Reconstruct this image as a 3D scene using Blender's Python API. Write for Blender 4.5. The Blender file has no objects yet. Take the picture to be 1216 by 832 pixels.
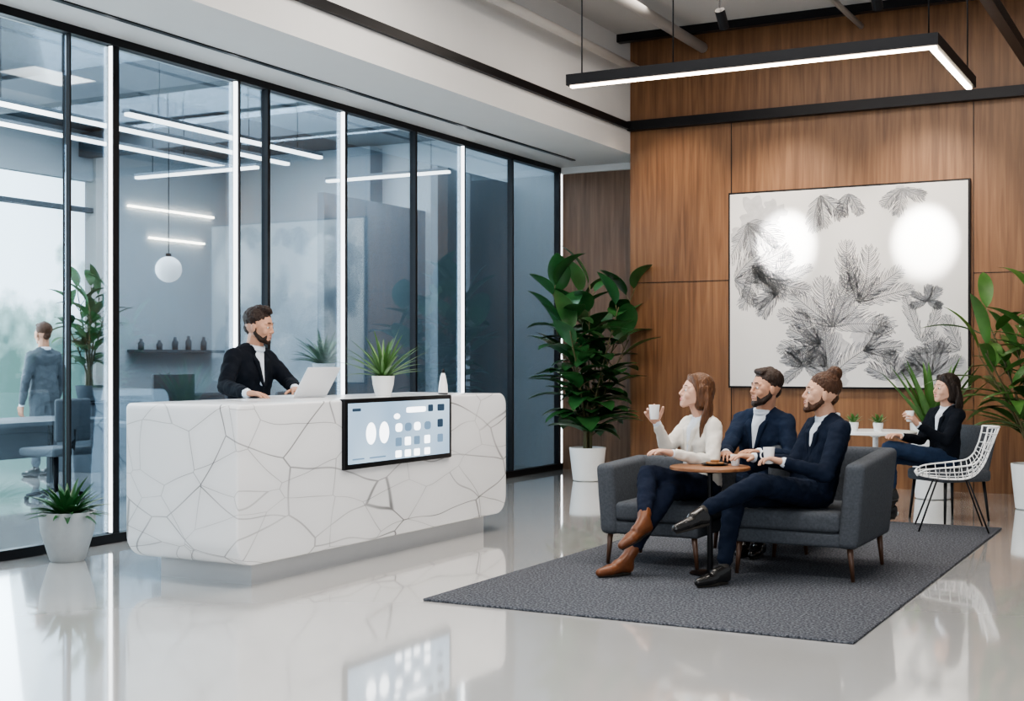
import bpy,bmesh,math,random
from mathutils import Vector as V, Matrix, Euler
random.seed(7)
sc=bpy.context.scene; col=sc.collection
Z=V((0,0,1))
# ------------------------------------------------------------ materials
def mat(name,c,rough=.5,metal=0.,amt=.08,nscale=6.,bump=0.,bscale=60.,emis=None,es=0.,coat=0.,spec=.5,stretch=None):
    m=bpy.data.materials.new(name); m.use_nodes=True
    nt=m.node_tree; N=nt.nodes; L=nt.links; b=N['Principled BSDF']
    tc=N.new('ShaderNodeTexCoord'); src=tc.outputs['Object']
    if stretch:
        mp=N.new('ShaderNodeMapping');mp.inputs['Scale'].default_value=stretch;L.new(src,mp.inputs[0]);src=mp.outputs[0]
    no=N.new('ShaderNodeTexNoise'); no.inputs['Scale'].default_value=nscale; no.inputs['Detail'].default_value=4
    L.new(src,no.inputs['Vector'])
    mx=N.new('ShaderNodeMix'); mx.data_type='RGBA'
    mx.inputs[6].default_value=(*[max(0,x*(1-amt)) for x in c],1); mx.inputs[7].default_value=(*[min(1,x*(1+amt)) for x in c],1)
    L.new(no.outputs['Fac'],mx.inputs[0]); L.new(mx.outputs[2],b.inputs['Base Color'])
    b.inputs['Roughness'].default_value=rough; b.inputs['Metallic'].default_value=metal
    b.inputs['Coat Weight'].default_value=coat; b.inputs['Specular IOR Level'].default_value=spec
    if bump:
        n2=N.new('ShaderNodeTexNoise'); n2.inputs['Scale'].default_value=bscale; n2.inputs['Detail'].default_value=3
        L.new(src,n2.inputs['Vector'])
        bp=N.new('ShaderNodeBump'); bp.inputs['Strength'].default_value=bump; bp.inputs['Distance'].default_value=.01
        L.new(n2.outputs['Fac'],bp.inputs['Height']); L.new(bp.outputs['Normal'],b.inputs['Normal'])
    if emis:
        b.inputs['Emission Color'].default_value=(*emis,1); b.inputs['Emission Strength'].default_value=es
    return m
def ramp(N,pts):
    r=N.new('ShaderNodeValToRGB'); e=r.color_ramp.elements
    e[0].position,e[0].color=pts[0][0],(*pts[0][1],1); e[1].position,e[1].color=pts[-1][0],(*pts[-1][1],1)
    for p,c in pts[1:-1]:
        x=e.new(p); x.color=(*c,1)
    return r
def wood_mat(name,c1,c2,sc_=1.,axis='Z'):
    m=mat(name,c1,.42); nt=m.node_tree;N=nt.nodes;L=nt.links;b=N['Principled BSDF']
    tc=N.new('ShaderNodeTexCoord'); mp=N.new('ShaderNodeMapping')
    mp.inputs['Scale'].default_value={'Z':(14*sc_,14*sc_,.7*sc_),'X':(.9*sc_,14*sc_,14*sc_)}[axis]
    L.new(tc.outputs['Object'],mp.inputs['Vector'])
    n=N.new('ShaderNodeTexNoise'); n.inputs['Scale'].default_value=1.6;n.inputs['Detail'].default_value=8;n.inputs['Distortion'].default_value=.5
    L.new(mp.outputs[0],n.inputs['Vector'])
    mid=tuple((a+b_)/2 for a,b_ in zip(c1,c2))
    r=ramp(N,[(.3,c1),(.5,mid),(.7,c2)]); L.new(n.outputs['Fac'],r.inputs[0])
    L.new(r.outputs[0],b.inputs['Base Color'])
    bp=N.new('ShaderNodeBump'); bp.inputs['Strength'].default_value=.15;bp.inputs['Distance'].default_value=.005
    L.new(n.outputs['Fac'],bp.inputs['Height']);L.new(bp.outputs['Normal'],b.inputs['Normal'])
    return m
def emi(name,c,s):
    m=bpy.data.materials.new(name);m.use_nodes=True;nt=m.node_tree;nt.nodes.clear()
    e=nt.nodes.new('ShaderNodeEmission');e.inputs[0].default_value=(*c,1);e.inputs[1].default_value=s
    o=nt.nodes.new('ShaderNodeOutputMaterial');nt.links.new(e.outputs[0],o.inputs[0]);return m
M={}
M['wood']=wood_mat('walnut_panel',(.110,.049,.021),(.215,.108,.050))
M['tablewood']=wood_mat('table_wood',(.18,.07,.028),(.30,.14,.06),1.5,'X')
M['soffit']=mat('soffit_white',(.62,.612,.60),.8,amt=.02)
M['ceil']=mat('ceiling_grey',(.44,.43,.42),.85,amt=.05,nscale=1.5)
M['black']=mat('black_metal',(.012,.012,.014),.4,.6,amt=.1)
M['offwall']=mat('office_wall',(.42,.47,.51),.8,amt=.06,nscale=1)
M['offmid']=mat('office_grey',(.21,.25,.285),.75,amt=.06,nscale=1)
M['offdark']=mat('office_dark',(.07,.088,.105),.7,amt=.08)
M['led']=emi('led_cool',(.93,.97,1),3.4)
M['ledoff']=emi('led_office',(1,.96,.91),5)
M['ledwarm']=emi('led_warm',(1,.82,.64),13)
M['potwhite']=mat('pot_white',(.78,.78,.77),.35,amt=.03)
M['potgrey']=mat('pot_grey',(.33,.34,.34),.6,amt=.12,nscale=12,bump=.1)
M['soil']=mat('soil',(.05,.035,.025),.95,amt=.4,nscale=40,bump=.6)
M['leafd']=mat('leaf_dark',(.026,.095,.028),.30,amt=.6,nscale=5)
M['leafl']=mat('leaf_light',(.065,.16,.036),.4,amt=.5,nscale=7)
M['leafg']=mat('leaf_greyish',(.05,.13,.05),.5,amt=.4,nscale=7)
M['stem']=mat('stem',(.10,.09,.04),.7,amt=.2)
M['fabric']=mat('chair_fabric',(.075,.082,.094),.95,amt=.4,nscale=70,bump=.4,bscale=250,spec=.2)
M['white']=mat('white_ceramic',(.85,.85,.84),.25,amt=.02)
M['canvas']=mat('art_canvas',(.56,.56,.56),.85,amt=.06,nscale=1.3)
M['ink']=mat('art_ink',(.20,.21,.23),.9)
M['skin']=mat('skin',(.50,.27,.178),.5,amt=.06,nscale=15,spec=.35)
M['skin2']=mat('skin_light',(.56,.325,.225),.5,amt=.06,nscale=15,spec=.35)
M['skinw']=mat('skin_fair',(.62,.37,.27),.48,amt=.05,nscale=15,spec=.35)
M['lip']=mat('lips',(.38,.15,.12),.45)
M['lipw']=mat('lips_rose',(.50,.11,.11),.35)
M['eye']=mat('eye_white',(.6,.6,.58),.2,amt=.02)
M['iris']=mat('iris',(.03,.018,.01),.15)
HS=(1,1,.14)
M['hairdk']=mat('hair_dark',(.016,.009,.006),.5,amt=.8,nscale=110,bump=.9,bscale=120,spec=.35,stretch=HS)
M['hairbk']=mat('hair_brown_dark',(.026,.013,.008),.5,amt=.8,nscale=110,bump=.9,bscale=120,spec=.35,stretch=HS)
M['hairbr']=mat('hair_brown',(.060,.025,.011),.5,amt=.8,nscale=110,bump=.9,bscale=120,spec=.35,stretch=HS)
M['hairwm']=mat('hair_chestnut',(.105,.045,.019),.42,amt=.95,nscale=90,bump=.9,bscale=110,spec=.4,stretch=HS)
M['navy']=mat('suit_navy',(.007,.012,.026),.85,amt=.3,nscale=10,bump=.25,bscale=14,spec=.15)
M['navy2']=mat('suit_blue',(.011,.019,.040),.85,amt=.3,nscale=10,bump=.25,bscale=14,spec=.15)
M['suitbk']=mat('suit_black',(.006,.008,.013),.85,amt=.3,nscale=10,bump=.25,bscale=14,spec=.15)
M['shirt']=mat('shirt_white',(.70,.74,.80),.8,amt=.04,bump=.2,bscale=18)
M['blazer']=mat('blazer_cream',(.66,.62,.56),.8,amt=.06,bump=.3,bscale=14)
M['jeans']=mat('dark_denim',(.012,.017,.034),.9,amt=.3,nscale=14,bump=.3,bscale=16,spec=.15)
M['jeansb']=mat('blue_denim',(.020,.035,.070),.9,amt=.3,nscale=14,bump=.3,bscale=16,spec=.15)
M['shoebk']=mat('shoe_black',(.012,.011,.011),.25,amt=.2,coat=.25)
M['shoebr']=mat('boot_brown',(.15,.052,.020),.38,amt=.35,nscale=20)
M['sole']=mat('shoe_sole',(.03,.025,.02),.7)
M['silver']=mat('laptop_silver',(.72,.73,.75),.35,.3,amt=.02)
M['teeth']=mat('teeth',(.85,.84,.8),.3)
M['cookie']=mat('cookie',(.28,.13,.05),.8,amt=.4,nscale=60)
def floor_mat():
    m=mat('polished_concrete',(.60,.59,.575),.1,amt=.05,nscale=.9,spec=.8)
    nt=m.node_tree;N=nt.nodes;L=nt.links;b=N['Principled BSDF']
    tc=N.new('ShaderNodeTexCoord');n=N.new('ShaderNodeTexNoise');n.inputs['Scale'].default_value=2.2;n.inputs['Detail'].default_value=6
    L.new(tc.outputs['Object'],n.inputs['Vector'])
    mr=N.new('ShaderNodeMapRange');mr.inputs[3].default_value=.05;mr.inputs[4].default_value=.12
    L.new(n.outputs['Fac'],mr.inputs[0]);L.new(mr.outputs[0],b.inputs['Roughness'])
    b.inputs['Coat Weight'].default_value=1;b.inputs['Coat Roughness'].default_value=.05;b.inputs['Coat IOR'].default_value=1.6
    return m
M['floor']=floor_mat()
def marble_mat():
    m=mat('marble_white',(.80,.80,.80),.2,amt=.02,nscale=2)
    nt=m.node_tree;N=nt.nodes;L=nt.links;b=N['Principled BSDF']
    tc=N.new('ShaderNodeTexCoord')
    dn=N.new('ShaderNodeTexNoise');dn.inputs['Scale'].default_value=.8;dn.inputs['Detail'].default_value=1.5
    L.new(tc.outputs['Object'],dn.inputs['Vector'])
    vm=N.new('ShaderNodeVectorMath');vm.operation='MULTIPLY_ADD';vm.inputs[1].default_value=(.35,.35,.35)
    L.new(dn.outputs['Color'],vm.inputs[0]);L.new(tc.outputs['Object'],vm.inputs[2])
    cols=[]
    for sc_,rot,w,dark in((1.5,.6,.0038,.26),(2.6,-.7,.0036,.40)):
        mp=N.new('ShaderNodeMapping');mp.inputs['Rotation'].default_value=(rot,rot*.4,.3);mp.inputs['Scale'].default_value=(1,.50,1.3)
        L.new(vm.outputs[0],mp.inputs[0])
        vo=N.new('ShaderNodeTexVoronoi');vo.feature='DISTANCE_TO_EDGE';vo.inputs['Scale'].default_value=sc_
        L.new(mp.outputs[0],vo.inputs['Vector'])
        r=ramp(N,[(0,(dark,)*3),(w,(dark+.1,)*3),(w*2.2,(.95,)*3),(.12,(1,1,1))]);L.new(vo.outputs['Distance'],r.inputs[0]);cols.append(r)
    mm=N.new('ShaderNodeMix');mm.data_type='RGBA';mm.blend_type='MULTIPLY';mm.inputs[0].default_value=1
    L.new(cols[0].outputs[0],mm.inputs[6]);L.new(cols[1].outputs[0],mm.inputs[7])
    n4=N.new('ShaderNodeTexNoise');n4.inputs['Scale'].default_value=1.7
    L.new(tc.outputs['Object'],n4.inputs['Vector'])
    r4=ramp(N,[(.3,(.35,.35,.35)),(.6,(1,1,1))]);L.new(n4.outputs['Fac'],r4.inputs[0])
    m5=N.new('ShaderNodeMix');m5.data_type='RGBA';m5.inputs[6].default_value=(1,1,1,1)
    L.new(r4.outputs[0],m5.inputs[0]);L.new(mm.outputs[2],m5.inputs[7])
    m6=N.new('ShaderNodeMix');m6.data_type='RGBA';m6.blend_type='MULTIPLY';m6.inputs[0].default_value=1;m6.inputs[7].default_value=(.80,.805,.815,1)
    L.new(m5.outputs[2],m6.inputs[6]);L.new(m6.outputs[2],b.inputs['Base Color'])
    return m
M['marble']=marble_mat()
def rug_mat():
    m=mat('rug_wool',(.10,.115,.14),.95,amt=.4,nscale=90,bump=1.,bscale=160,spec=.1)
    nt=m.node_tree;N=nt.nodes;L=nt.links;b=N['Principled BSDF']
    tc=N.new('ShaderNodeTexCoord')
    n=N.new('ShaderNodeTexNoise');n.inputs['Scale'].default_value=75;n.inputs['Detail'].default_value=6
    L.new(tc.outputs['Object'],n.inputs['Vector'])
    r=ramp(N,[(.35,(.048,.051,.060)),(.5,(.098,.104,.120)),(.66,(.21,.215,.235))]);L.new(n.outputs['Fac'],r.inputs[0])
    L.new(r.outputs[0],b.inputs['Base Color'])
    return m
M['rug']=rug_mat()
def glass_mat():
    m=bpy.data.materials.new('tinted_glass');m.use_nodes=True;nt=m.node_tree;N=nt.nodes;L=nt.links;N.clear()
    t=N.new('ShaderNodeBsdfTransparent');t.inputs[0].default_value=(.82,.875,.91,1)
    g=N.new('ShaderNodeBsdfGlossy');g.inputs['Roughness'].default_value=.02;g.inputs[0].default_value=(.8,.88,.95,1)
    fr=N.new('ShaderNodeFresnel');fr.inputs[0].default_value=1.45
    ml=N.new('ShaderNodeMath');ml.operation='MULTIPLY';ml.inputs[1].default_value=.5
    L.new(fr.outputs[0],ml.inputs[0])
    x=N.new('ShaderNodeMixShader');L.new(ml.outputs[0],x.inputs[0]);L.new(t.outputs[0],x.inputs[1]);L.new(g.outputs[0],x.inputs[2])
    o=N.new('ShaderNodeOutputMaterial');L.new(x.outputs[0],o.inputs[0]);return m
M['glass']=glass_mat()
def screen_mat():
    m=bpy.data.materials.new('screen_glow');m.use_nodes=True;nt=m.node_tree;N=nt.nodes;L=nt.links;b=N['Principled BSDF']
    tc=N.new('ShaderNodeTexCoord');n=N.new('ShaderNodeTexNoise');n.inputs['Scale'].default_value=1.2
    L.new(tc.outputs['Object'],n.inputs['Vector'])
    r=ramp(N,[(.3,(.30,.47,.66)),(.7,(.58,.76,.92))]);L.new(n.outputs['Fac'],r.inputs[0])
    L.new(r.outputs[0],b.inputs['Emission Color']);b.inputs['Emission Strength'].default_value=1.05
    b.inputs['Base Color'].default_value=(.05,.05,.06,1);b.inputs['Roughness'].default_value=.15;return m
M['screen']=screen_mat()
M['ui']=emi('screen_icons',(.92,.96,1),3.2); M['uid']=emi('screen_icons_dark',(.05,.08,.12),1.); M['uir']=emi('screen_icons_mid',(.22,.34,.48),1.)
def outdoor_mat():
    m=bpy.data.materials.new('outdoor_view');m.use_nodes=True;nt=m.node_tree;N=nt.nodes;L=nt.links;N.clear()
    tc=N.new('ShaderNodeTexCoord');n=N.new('ShaderNodeTexNoise');n.inputs['Scale'].default_value=1.3;n.inputs['Detail'].default_value=9
    L.new(tc.outputs['Object'],n.inputs['Vector'])
    sp=N.new('ShaderNodeSeparateXYZ');L.new(tc.outputs['Object'],sp.inputs[0])
    ma=N.new('ShaderNodeMath');ma.operation='MULTIPLY_ADD';ma.inputs[1].default_value=.20;ma.inputs[2].default_value=-.55
    L.new(sp.outputs[2],ma.inputs[0])
    ad=N.new('ShaderNodeMath');L.new(n.outputs['Fac'],ad.inputs[0]);L.new(ma.outputs[0],ad.inputs[1])
    r=ramp(N,[(.22,(.08,.14,.13)),(.40,(.26,.37,.36)),(.55,(.80,.92,1))]);L.new(ad.outputs[0],r.inputs[0])
    e=N.new('ShaderNodeEmission');e.inputs[1].default_value=3.5;L.new(r.outputs[0],e.inputs[0])
    o=N.new('ShaderNodeOutputMaterial');L.new(e.outputs[0],o.inputs[0]);return m
M['outdoor']=outdoor_mat()
# ------------------------------------------------------------ helpers
def group(name,loc=(0,0,0)):
    e=bpy.data.objects.new(name,None);e.location=loc;e.empty_display_size=.1;col.objects.link(e);return e
def put(me,name,m,parent=None,smooth=False):
    o=bpy.data.objects.new(name,me);col.objects.link(o)
    if m is not None: me.materials.append(m)
    if parent is not None:
        o.parent=parent;o.matrix_parent_inverse=Matrix.Translation(-V(parent.location))
    return o
def finish(bm,name,m,parent=None,voxel=None,sm=0,disp=None,smooth=True,bevel=0,seg=3,auto=False):
    me=bpy.data.meshes.new(name);bm.to_mesh(me);bm.free()
    o=put(me,name,None,parent)
    mods=False
    if bevel:
        x=o.modifiers.new('b','BEVEL');x.width=bevel;x.segments=seg;x.limit_method='ANGLE';mods=True
    if voxel:
        x=o.modifiers.new('r','REMESH');x.mode='VOXEL';x.voxel_size=voxel;mods=True
    if sm:
        x=o.modifiers.new('s','SMOOTH');x.factor=.5;x.iterations=sm;mods=True
    if disp:
        t=bpy.data.textures.new('n','CLOUDS');t.noise_scale=disp[1]
        x=o.modifiers.new('d','DISPLACE');x.texture=t;x.strength=disp[0];x.texture_coords='GLOBAL';mods=True
    if mods:
        dg=bpy.context.evaluated_depsgraph_get();dg.update()
        nm=bpy.data.meshes.new_from_object(o.evaluated_get(dg));o.modifiers.clear();o.data=nm;me=nm
    me.materials.clear();me.materials.append(m)
    if smooth:
        for p in me.polygons:p.use_smooth=True
        if auto: 
            try: me.set_sharp_from_angle(angle=math.radians(35))
            except Exception: pass
    return o
def bbox(bm,x0,x1,y0,y1,z0,z1):
    vs=[bm.verts.new((x,y,z)) for x in(x0,x1) for y in(y0,y1) for z in(z0,z1)]
    for f in((0,1,3,2),(4,6,7,5),(0,4,5,1),(2,3,7,6),(0,2,6,4),(1,5,7,3)):bm.faces.new([vs[i] for i in f])
def box(name,x0,x1,y0,y1,z0,z1,m,parent=None,bevel=0,seg=3):
    bm=bmesh.new();bbox(bm,x0,x1,y0,y1,z0,z1)
    return finish(bm,name,m,parent,bevel=bevel,seg=seg,smooth=bevel>0,auto=True)
_ico=bmesh.new();bmesh.ops.create_icosphere(_ico,subdivisions=2,radius=1);ICO=[v.co.copy() for v in _ico.verts];_ico.free()
def hull(bm,sph):
    t=bmesh.new()
    for c,r in sph:
        for p in ICO:t.verts.new(V(c)+p*r)
    bmesh.ops.convex_hull(t,input=t.verts[:],use_existing_faces=False)
    dead=[v for v in t.verts if not v.link_faces]
    bmesh.ops.delete(t,geom=dead,context='VERTS')
    bmesh.ops.recalc_face_normals(t,faces=t.faces[:])
    me=bpy.data.meshes.new('t');t.to_mesh(me);t.free();bm.from_mesh(me);bpy.data.meshes.remove(me)
def cap(bm,a,ra,b,rb):hull(bm,[(a,ra),(b,rb)])
def ell(bm,Mx,c,r,sub=3):
    bmesh.ops.create_icosphere(bm,subdivisions=sub,radius=1,matrix=Mx@Matrix.Translation(V(c))@Matrix.Diagonal((*r,1)))
def lathe(bm,prof,c,n=32):
    c=V(c);rings=[]
    for r,z in prof:
        rings.append([bm.verts.new(c+V((r*math.cos(2*math.pi*i/n),r*math.sin(2*math.pi*i/n),z))) for i in range(n)])
    for a,b in zip(rings,rings[1:]):
        for i in range(n):bm.faces.new((a[i],a[(i+1)%n],b[(i+1)%n],b[i]))
    bm.faces.new(rings[0][::-1]);bm.faces.new(rings[-1])
def sweep(bm,pts,rad,n=8):
    pts=[V(p) for p in pts];k=len(pts)
    if not hasattr(rad,'__len__'):rad=[rad]*k
    d0=(pts[1]-pts[0]).normalized();u=d0.orthogonal().normalized();rings=[]
    for i,p in enumerate(pts):
        d=(pts[min(i+1,k-1)]-pts[max(i-1,0)]).normalized()
        u=(u-d*u.dot(d)).normalized();w=d.cross(u)
        rings.append([bm.verts.new(p+(u*math.cos(2*math.pi*j/n)+w*math.sin(2*math.pi*j/n))*rad[i]) for j in range(n)])
    for a,b in zip(rings,rings[1:]):
        for j in range(n):bm.faces.new((a[j],a[(j+1)%n],b[(j+1)%n],b[j]))
    bm.faces.new(rings[0][::-1]);bm.faces.new(rings[-1])
def smoothpts(pts,n=5):
    pts=[V(p) for p in pts];out=[]
    for i in range(len(pts)-1):
        p0=pts[max(i-1,0)];p1=pts[i];p2=pts[i+1];p3=pts[min(i+2,len(pts)-1)]
        for j in range(n):
            t=j/n
            out.append(.5*((2*p1)+(p2-p0)*t+(2*p0-5*p1+4*p2-p3)*t*t+(3*p1-p0-3*p2+p3)*t**3))
    out.append(pts[-1]);return out
def leaf(bm,base,d,L,W,droop=.6,n=7,fold=.25,peak=.45):
    base=V(base);d=V(d).normalized();side=d.cross(Z)
    if side.length<.05:side=V((1,0,0))
    side.normalize();p=base.copy();rows=[];ax=side
    for i in range(n+1):
        t=i/n
        w=W*.5*(math.sin(math.pi*min(1,t**(math.log(.5)/math.log(peak))))**.75 if 0<t<1 else 0)+.0015
        up=side.cross(d).normalized()
        rows.append((bm.verts.new(p-side*w+up*w*fold),bm.verts.new(p),bm.verts.new(p+side*w+up*w*fold)))
        d=(Matrix.Rotation(-droop/n,3,ax)@d).normalized();p=p+d*(L/n)
    for a,b in zip(rows,rows[1:]):
        bm.faces.new((a[0],a[1],b[1],b[0]));bm.faces.new((a[1],a[2],b[2],b[1]))
def rnd(a,b):return random.uniform(a,b)
def pot(parent,c,r,h,m,taper=.78):
    bm=bmesh.new()
    lathe(bm,[(r*taper*.9,0),(r*taper,.01),(r*.93,h*.6),(r,h*.97),(r,h),(r*.9,h),(r*.88,h*.9)],c)
    finish(bm,'pot',m,parent,auto=True)
    bm=bmesh.new();lathe(bm,[(r*.87,h*.86),(r*.87,h*.9),(r*.4,h*.92)],c);finish(bm,'soil',M['soil'],parent)
# ------------------------------------------------------------ ROOM
GX=-7.35
box('floor',-16,6,-5,18,-.1,0,M['floor'])
box('wall_back',-6.1,5,14.3,14.6,0,5.12,M['wood'])
box('wall_alcove',-7.3,-6.05,14.95,15.15,0,5.12,wood_mat('walnut_alcove',(.11,.060,.036),(.21,.125,.078)))
box('ceiling',-6.2,5,-1,15.2,5.12,5.3,M['ceil'])
box('ceiling_soffit',-7.6,-6.1,-1,15.0,3.8,5.12,M['soffit'])
box('trim_1',-6.16,-6.06,-1,14.3,4.07,4.15,M['black'])
box('trim_2',-6.1,5,14.2,14.3,4.06,4.17,M['black'])
box('trim_3',-6.91,-6.86,-1,14.4,3.79,3.805,M['black'])
box('trim_4',-7.3,-6.1,14.9,14.95,3.72,3.8,M['soffit'])
n=5
for x in(-4.86,-2.24,-.3):
    box(f'trim_{n}',x-.004,x+.004,14.295,14.302,0,4.06,M['black']);n+=1
for a,b in((-6.1,-4.86),(-2.24,5)):
    box(f'trim_{n}',a,b,14.295,14.302,2.277,2.283,M['black']);n+=1
bm=bmesh.new();sweep(bm,[(-5.9,-1,4.72),(-5.9,14.3,4.72)],.05,14);finish(bm,'ceiling_pipe',M['soffit'])
bm=bmesh.new();sweep(bm,[(-5.2,-1,4.95),(-5.2,14.3,4.95)],.06,14);sweep(bm,[(-3.4,-1,4.98),(-3.4,14.3,4.98)],.03,14);sweep(bm,[(-1.0,3,4.8),(-1.0,14.3,4.8)],.06,14);finish(bm,'ceiling_pipe',M['ceil'])
box('ceiling_beam',-6.1,5,13.9,14.0,5.03,5.12,M['black'])
box('ceiling_beam',-1.62,-1.53,5,14.2,4.14,4.24,M['black'])
for x in(-4.3,-2.8):
    g=group('track_spotlight',(x,12.3,5.0));bm=bmesh.new()
    d=(V((x,14.3,2.66))-V((x,12.3,4.8))).normalized()
    sweep(bm,[V((x,12.3,4.8)),V((x,12.3,4.8))+d*.2],.05,16);sweep(bm,[(x,12.3,5.12),(x,12.3,4.82)],.01,8);finish(bm,'lamp_body',M['black'],g,auto=True)
# glazing
ys=[-1,5.6,6.87,7.32,8.72,9.13,10.26,11.53,12.52,13.65,14.9]
for i,(a,b) in enumerate(zip(ys,ys[1:])):
    bm=bmesh.new();bbox(bm,GX-.003,GX+.003,a+.012,b-.012,.06,3.75);finish(bm,f'window_{i+1}',M['glass'],smooth=False)
wf=group('window_frame',(GX,7,0))
box('bottom_rail',GX-.04,GX+.04,-1,15,0,.07,M['black'],wf)
box('top_rail',GX-.04,GX+.04,-1,15,3.74,3.8,M['black'],wf)
for y,w in((5.6,.03),(6.87,.012),(7.32,.05),(9.13,.028),(10.29,.022),(11.53,.028),(13.65,.024),(14.90,.045),(8.74,.014),(12.53,.014)):
    box('mullion',GX-.035,GX+.035,y-w/2*1.2,y+w/2*1.2,0.05,3.78,M['black'],wf)
for y,w in((7.275,.008),(8.70,.018),(10.25,.018),(12.50,.018),(14.95,.02)):
    g=group('led_strip_light',(GX,y,1.9));box('strip',GX+.004,GX+.036,y-w/2,y+w/2,.08,3.73,M['led'],g)
box('wall_column',GX-.1,GX+.12,15.0,15.2,0,3.8,M['soffit'])
# office behind the glass
box('wall_office_end',-14,GX-.1,15.2,15.4,0,4.4,M['offwall'])
box('wall_office_back',-13.2,-13,12.75,15.2,0,4.4,M['offwall'])
box('ceiling_office',-14,-7.6,-1,15.3,4.35,4.5,M['offdark'])
bm=bmesh.new();bbox(bm,-19,-18.9,-8,22,-4,9);finish(bm,'outdoor_backdrop',M['outdoor'],smooth=False)
w2=group('window_frame',(-13,8,0))
for y in(5.5,8.2,10.9):box('frame',-13.05,-12.95,y-.03,y+.03,0,3.75,M['offwall'],w2)
box('frame',-13.05,-12.95,2,12.8,3.3,3.36,M['offdark'],w2)
box('frame',-13.05,-12.95,2,12.8,3.7,4.4,M['offwall'],w2)
box('frame',-13.1,-12.9,12.55,12.75,0,4.35,M['soffit'],w2)
box('office_column',-10.6,-10.2,14.9,15.2,0,4.3,M['offmid'])
box('office_partition',-9.6,-9.5,12.9,15.2,0,3.4,M['offmid'])
box('office_partition',-8.3,-8.2,13.4,15.2,0,3.7,M['offmid'])
box('ceiling_beam',-13,-7.6,9.6,9.8,4.0,4.3,M['offdark'])
box('ceiling_beam',-13,-7.6,12.3,12.5,4.0,4.3,M['offdark'])
def lin(x0,x1,y0,y1,z,m=M['ledoff']):
    g=group('linear_pendant_light',((x0+x1)/2,(y0+y1)/2,z))
    box('diffuser',x0,x1,y0,y1,z,z+.03,m,g);box('housing',x0-.005,x1+.005,y0-.005,y1+.005,z+.03,z+.06,M['offmid'],g)
    bm=bmesh.new()
    for t in(.15,.85):
        p=(x0+(x1-x0)*t,y0+(y1-y0)*t);sweep(bm,[(p[0],p[1],z+.06),(p[0],p[1],4.36)],.004,6)
    finish(bm,'cables',M['black'],g)
lin(-8.40,-8.34,8.5,11.3,3.5);lin(-8.99,-8.93,7.0,11.5,3.5);lin(-10.2,-10.14,6.5,12,3.6)
lin(-9.4,-7.7,12.8,12.86,3.5);lin(-11.2,-9.4,11.5,11.56,3.5)
for z,a,b in((3.45,13.2,14.9),(3.05,13.6,14.7)):
    box('wall_led_light',-12.99,-12.95,a,b,z,z+.025,M['ledwarm'])
g=group('wall_shelf',(-12.9,14,1.5));box('board',-12.99,-12.75,13.2,14.9,1.48,1.52,M['offdark'],g)
bm=bmesh.new()
for i in range(5):
    y=13.35+i*.32+rnd(-.05,.05);h=rnd(.12,.28);lathe(bm,[(.04,0),(.045,h*.6),(.02,h*.8),(.02,h)],(-12.87,y,1.52),12)
finish(bm,'jars',M['offdark'],g)
spiky_later=True
g=group('kitchen_counter',(-12.6,14,0));box('top',-12.95,-12.3,12.95,15.1,.86,.9,M['offdark'],g);box('cabinet',-12.95,-12.35,13,15.1,0,.86,M['offmid'],g)
def desk(x0,x1,y0,y1,z=.75):
    g=group('office_desk',((x0+x1)/2,(y0+y1)/2,0));box('top',x0,x1,y0,y1,z-.04,z,M['offdark'],g)
    for x in(x0+.05,x1-.1):
        for y in(y0+.05,y1-.1):box('leg',x,x+.05,y,y+.05,0,z-.04,M['black'],g)
    box('modesty_panel',x0+.04,x0+.07,y0+.1,y1-.1,.3,z-.04,M['offdark'],g)
desk(-11.6,-10.5,8.6,10.6);desk(-9.9,-9.0,9.6,12.2);desk(-11.5,-10.6,12,14)
def monitor(x,y,z):
    g=group('monitor',(x,y,z));box('screen',x-.015,x+.015,y-.3,y+.3,z+.12,z+.48,M['offdark'],g,.005);box('stand',x-.01,x+.03,y-.03,y+.03,z+.02,z+.2,M['black'],g);box('base',x-.1,x+.1,y-.12,y+.12,z,z+.015,M['black'],g)
monitor(-11.2,9.2,.75);monitor(-9.4,10.2,.75);monitor(-9.4,11.3,.75)
def ochair(x,y):
    g=group('office_chair',(x,y,0));box('seat',x-.25,x+.25,y-.25,y+.25,.44,.52,M['offdark'],g,.03)
    box('backrest',x+.2,x+.26,y-.22,y+.22,.58,1.0,M['offdark'],g,.03)
    bm=bmesh.new();sweep(bm,[(x,y,.08),(x,y,.44)],.025);sweep(bm,[(x+.23,y,.48),(x+.25,y,.7)],.02)
    for i in range(5):
        a=i*2*math.pi/5;sweep(bm,[(x,y,.1),(x+.28*math.cos(a),y+.28*math.sin(a),.04)],.02)
        lathe(bm,[(.02,0),(.025,.02),(.02,.04)],(x+.28*math.cos(a),y+.28*math.sin(a),0),10)
    finish(bm,'base',M['black'],g)
ochair(-10.1,9.3);ochair(-8.65,10.4);ochair(-10.2,12.8)
g=group('credenza',(-12.4,12,0));box('body',-12.8,-12.1,11.7,12.5,0,.83,M['offdark'],g,.01);box('top',-12.82,-12.08,11.68,12.52,.83,.86,M['black'],g)
g=group('globe_pendant_lamp',(-9.84,10.6,2.34));bm=bmesh.new();ell(bm,Matrix.Translation((-9.84,10.6,2.34)),(0,0,0),(.14,.14,.14));finish(bm,'globe',mat('globe_glass',(.8,.82,.84),.3,emis=(1,1,1),es=.8),g)
bm=bmesh.new();sweep(bm,[(-9.84,10.6,2.47),(-9.84,10.6,4.35)],.005,6);lathe(bm,[(.03,0),(.03,.04)],(-9.84,10.6,2.47),12);finish(bm,'cord',M['black'],g)
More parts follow.
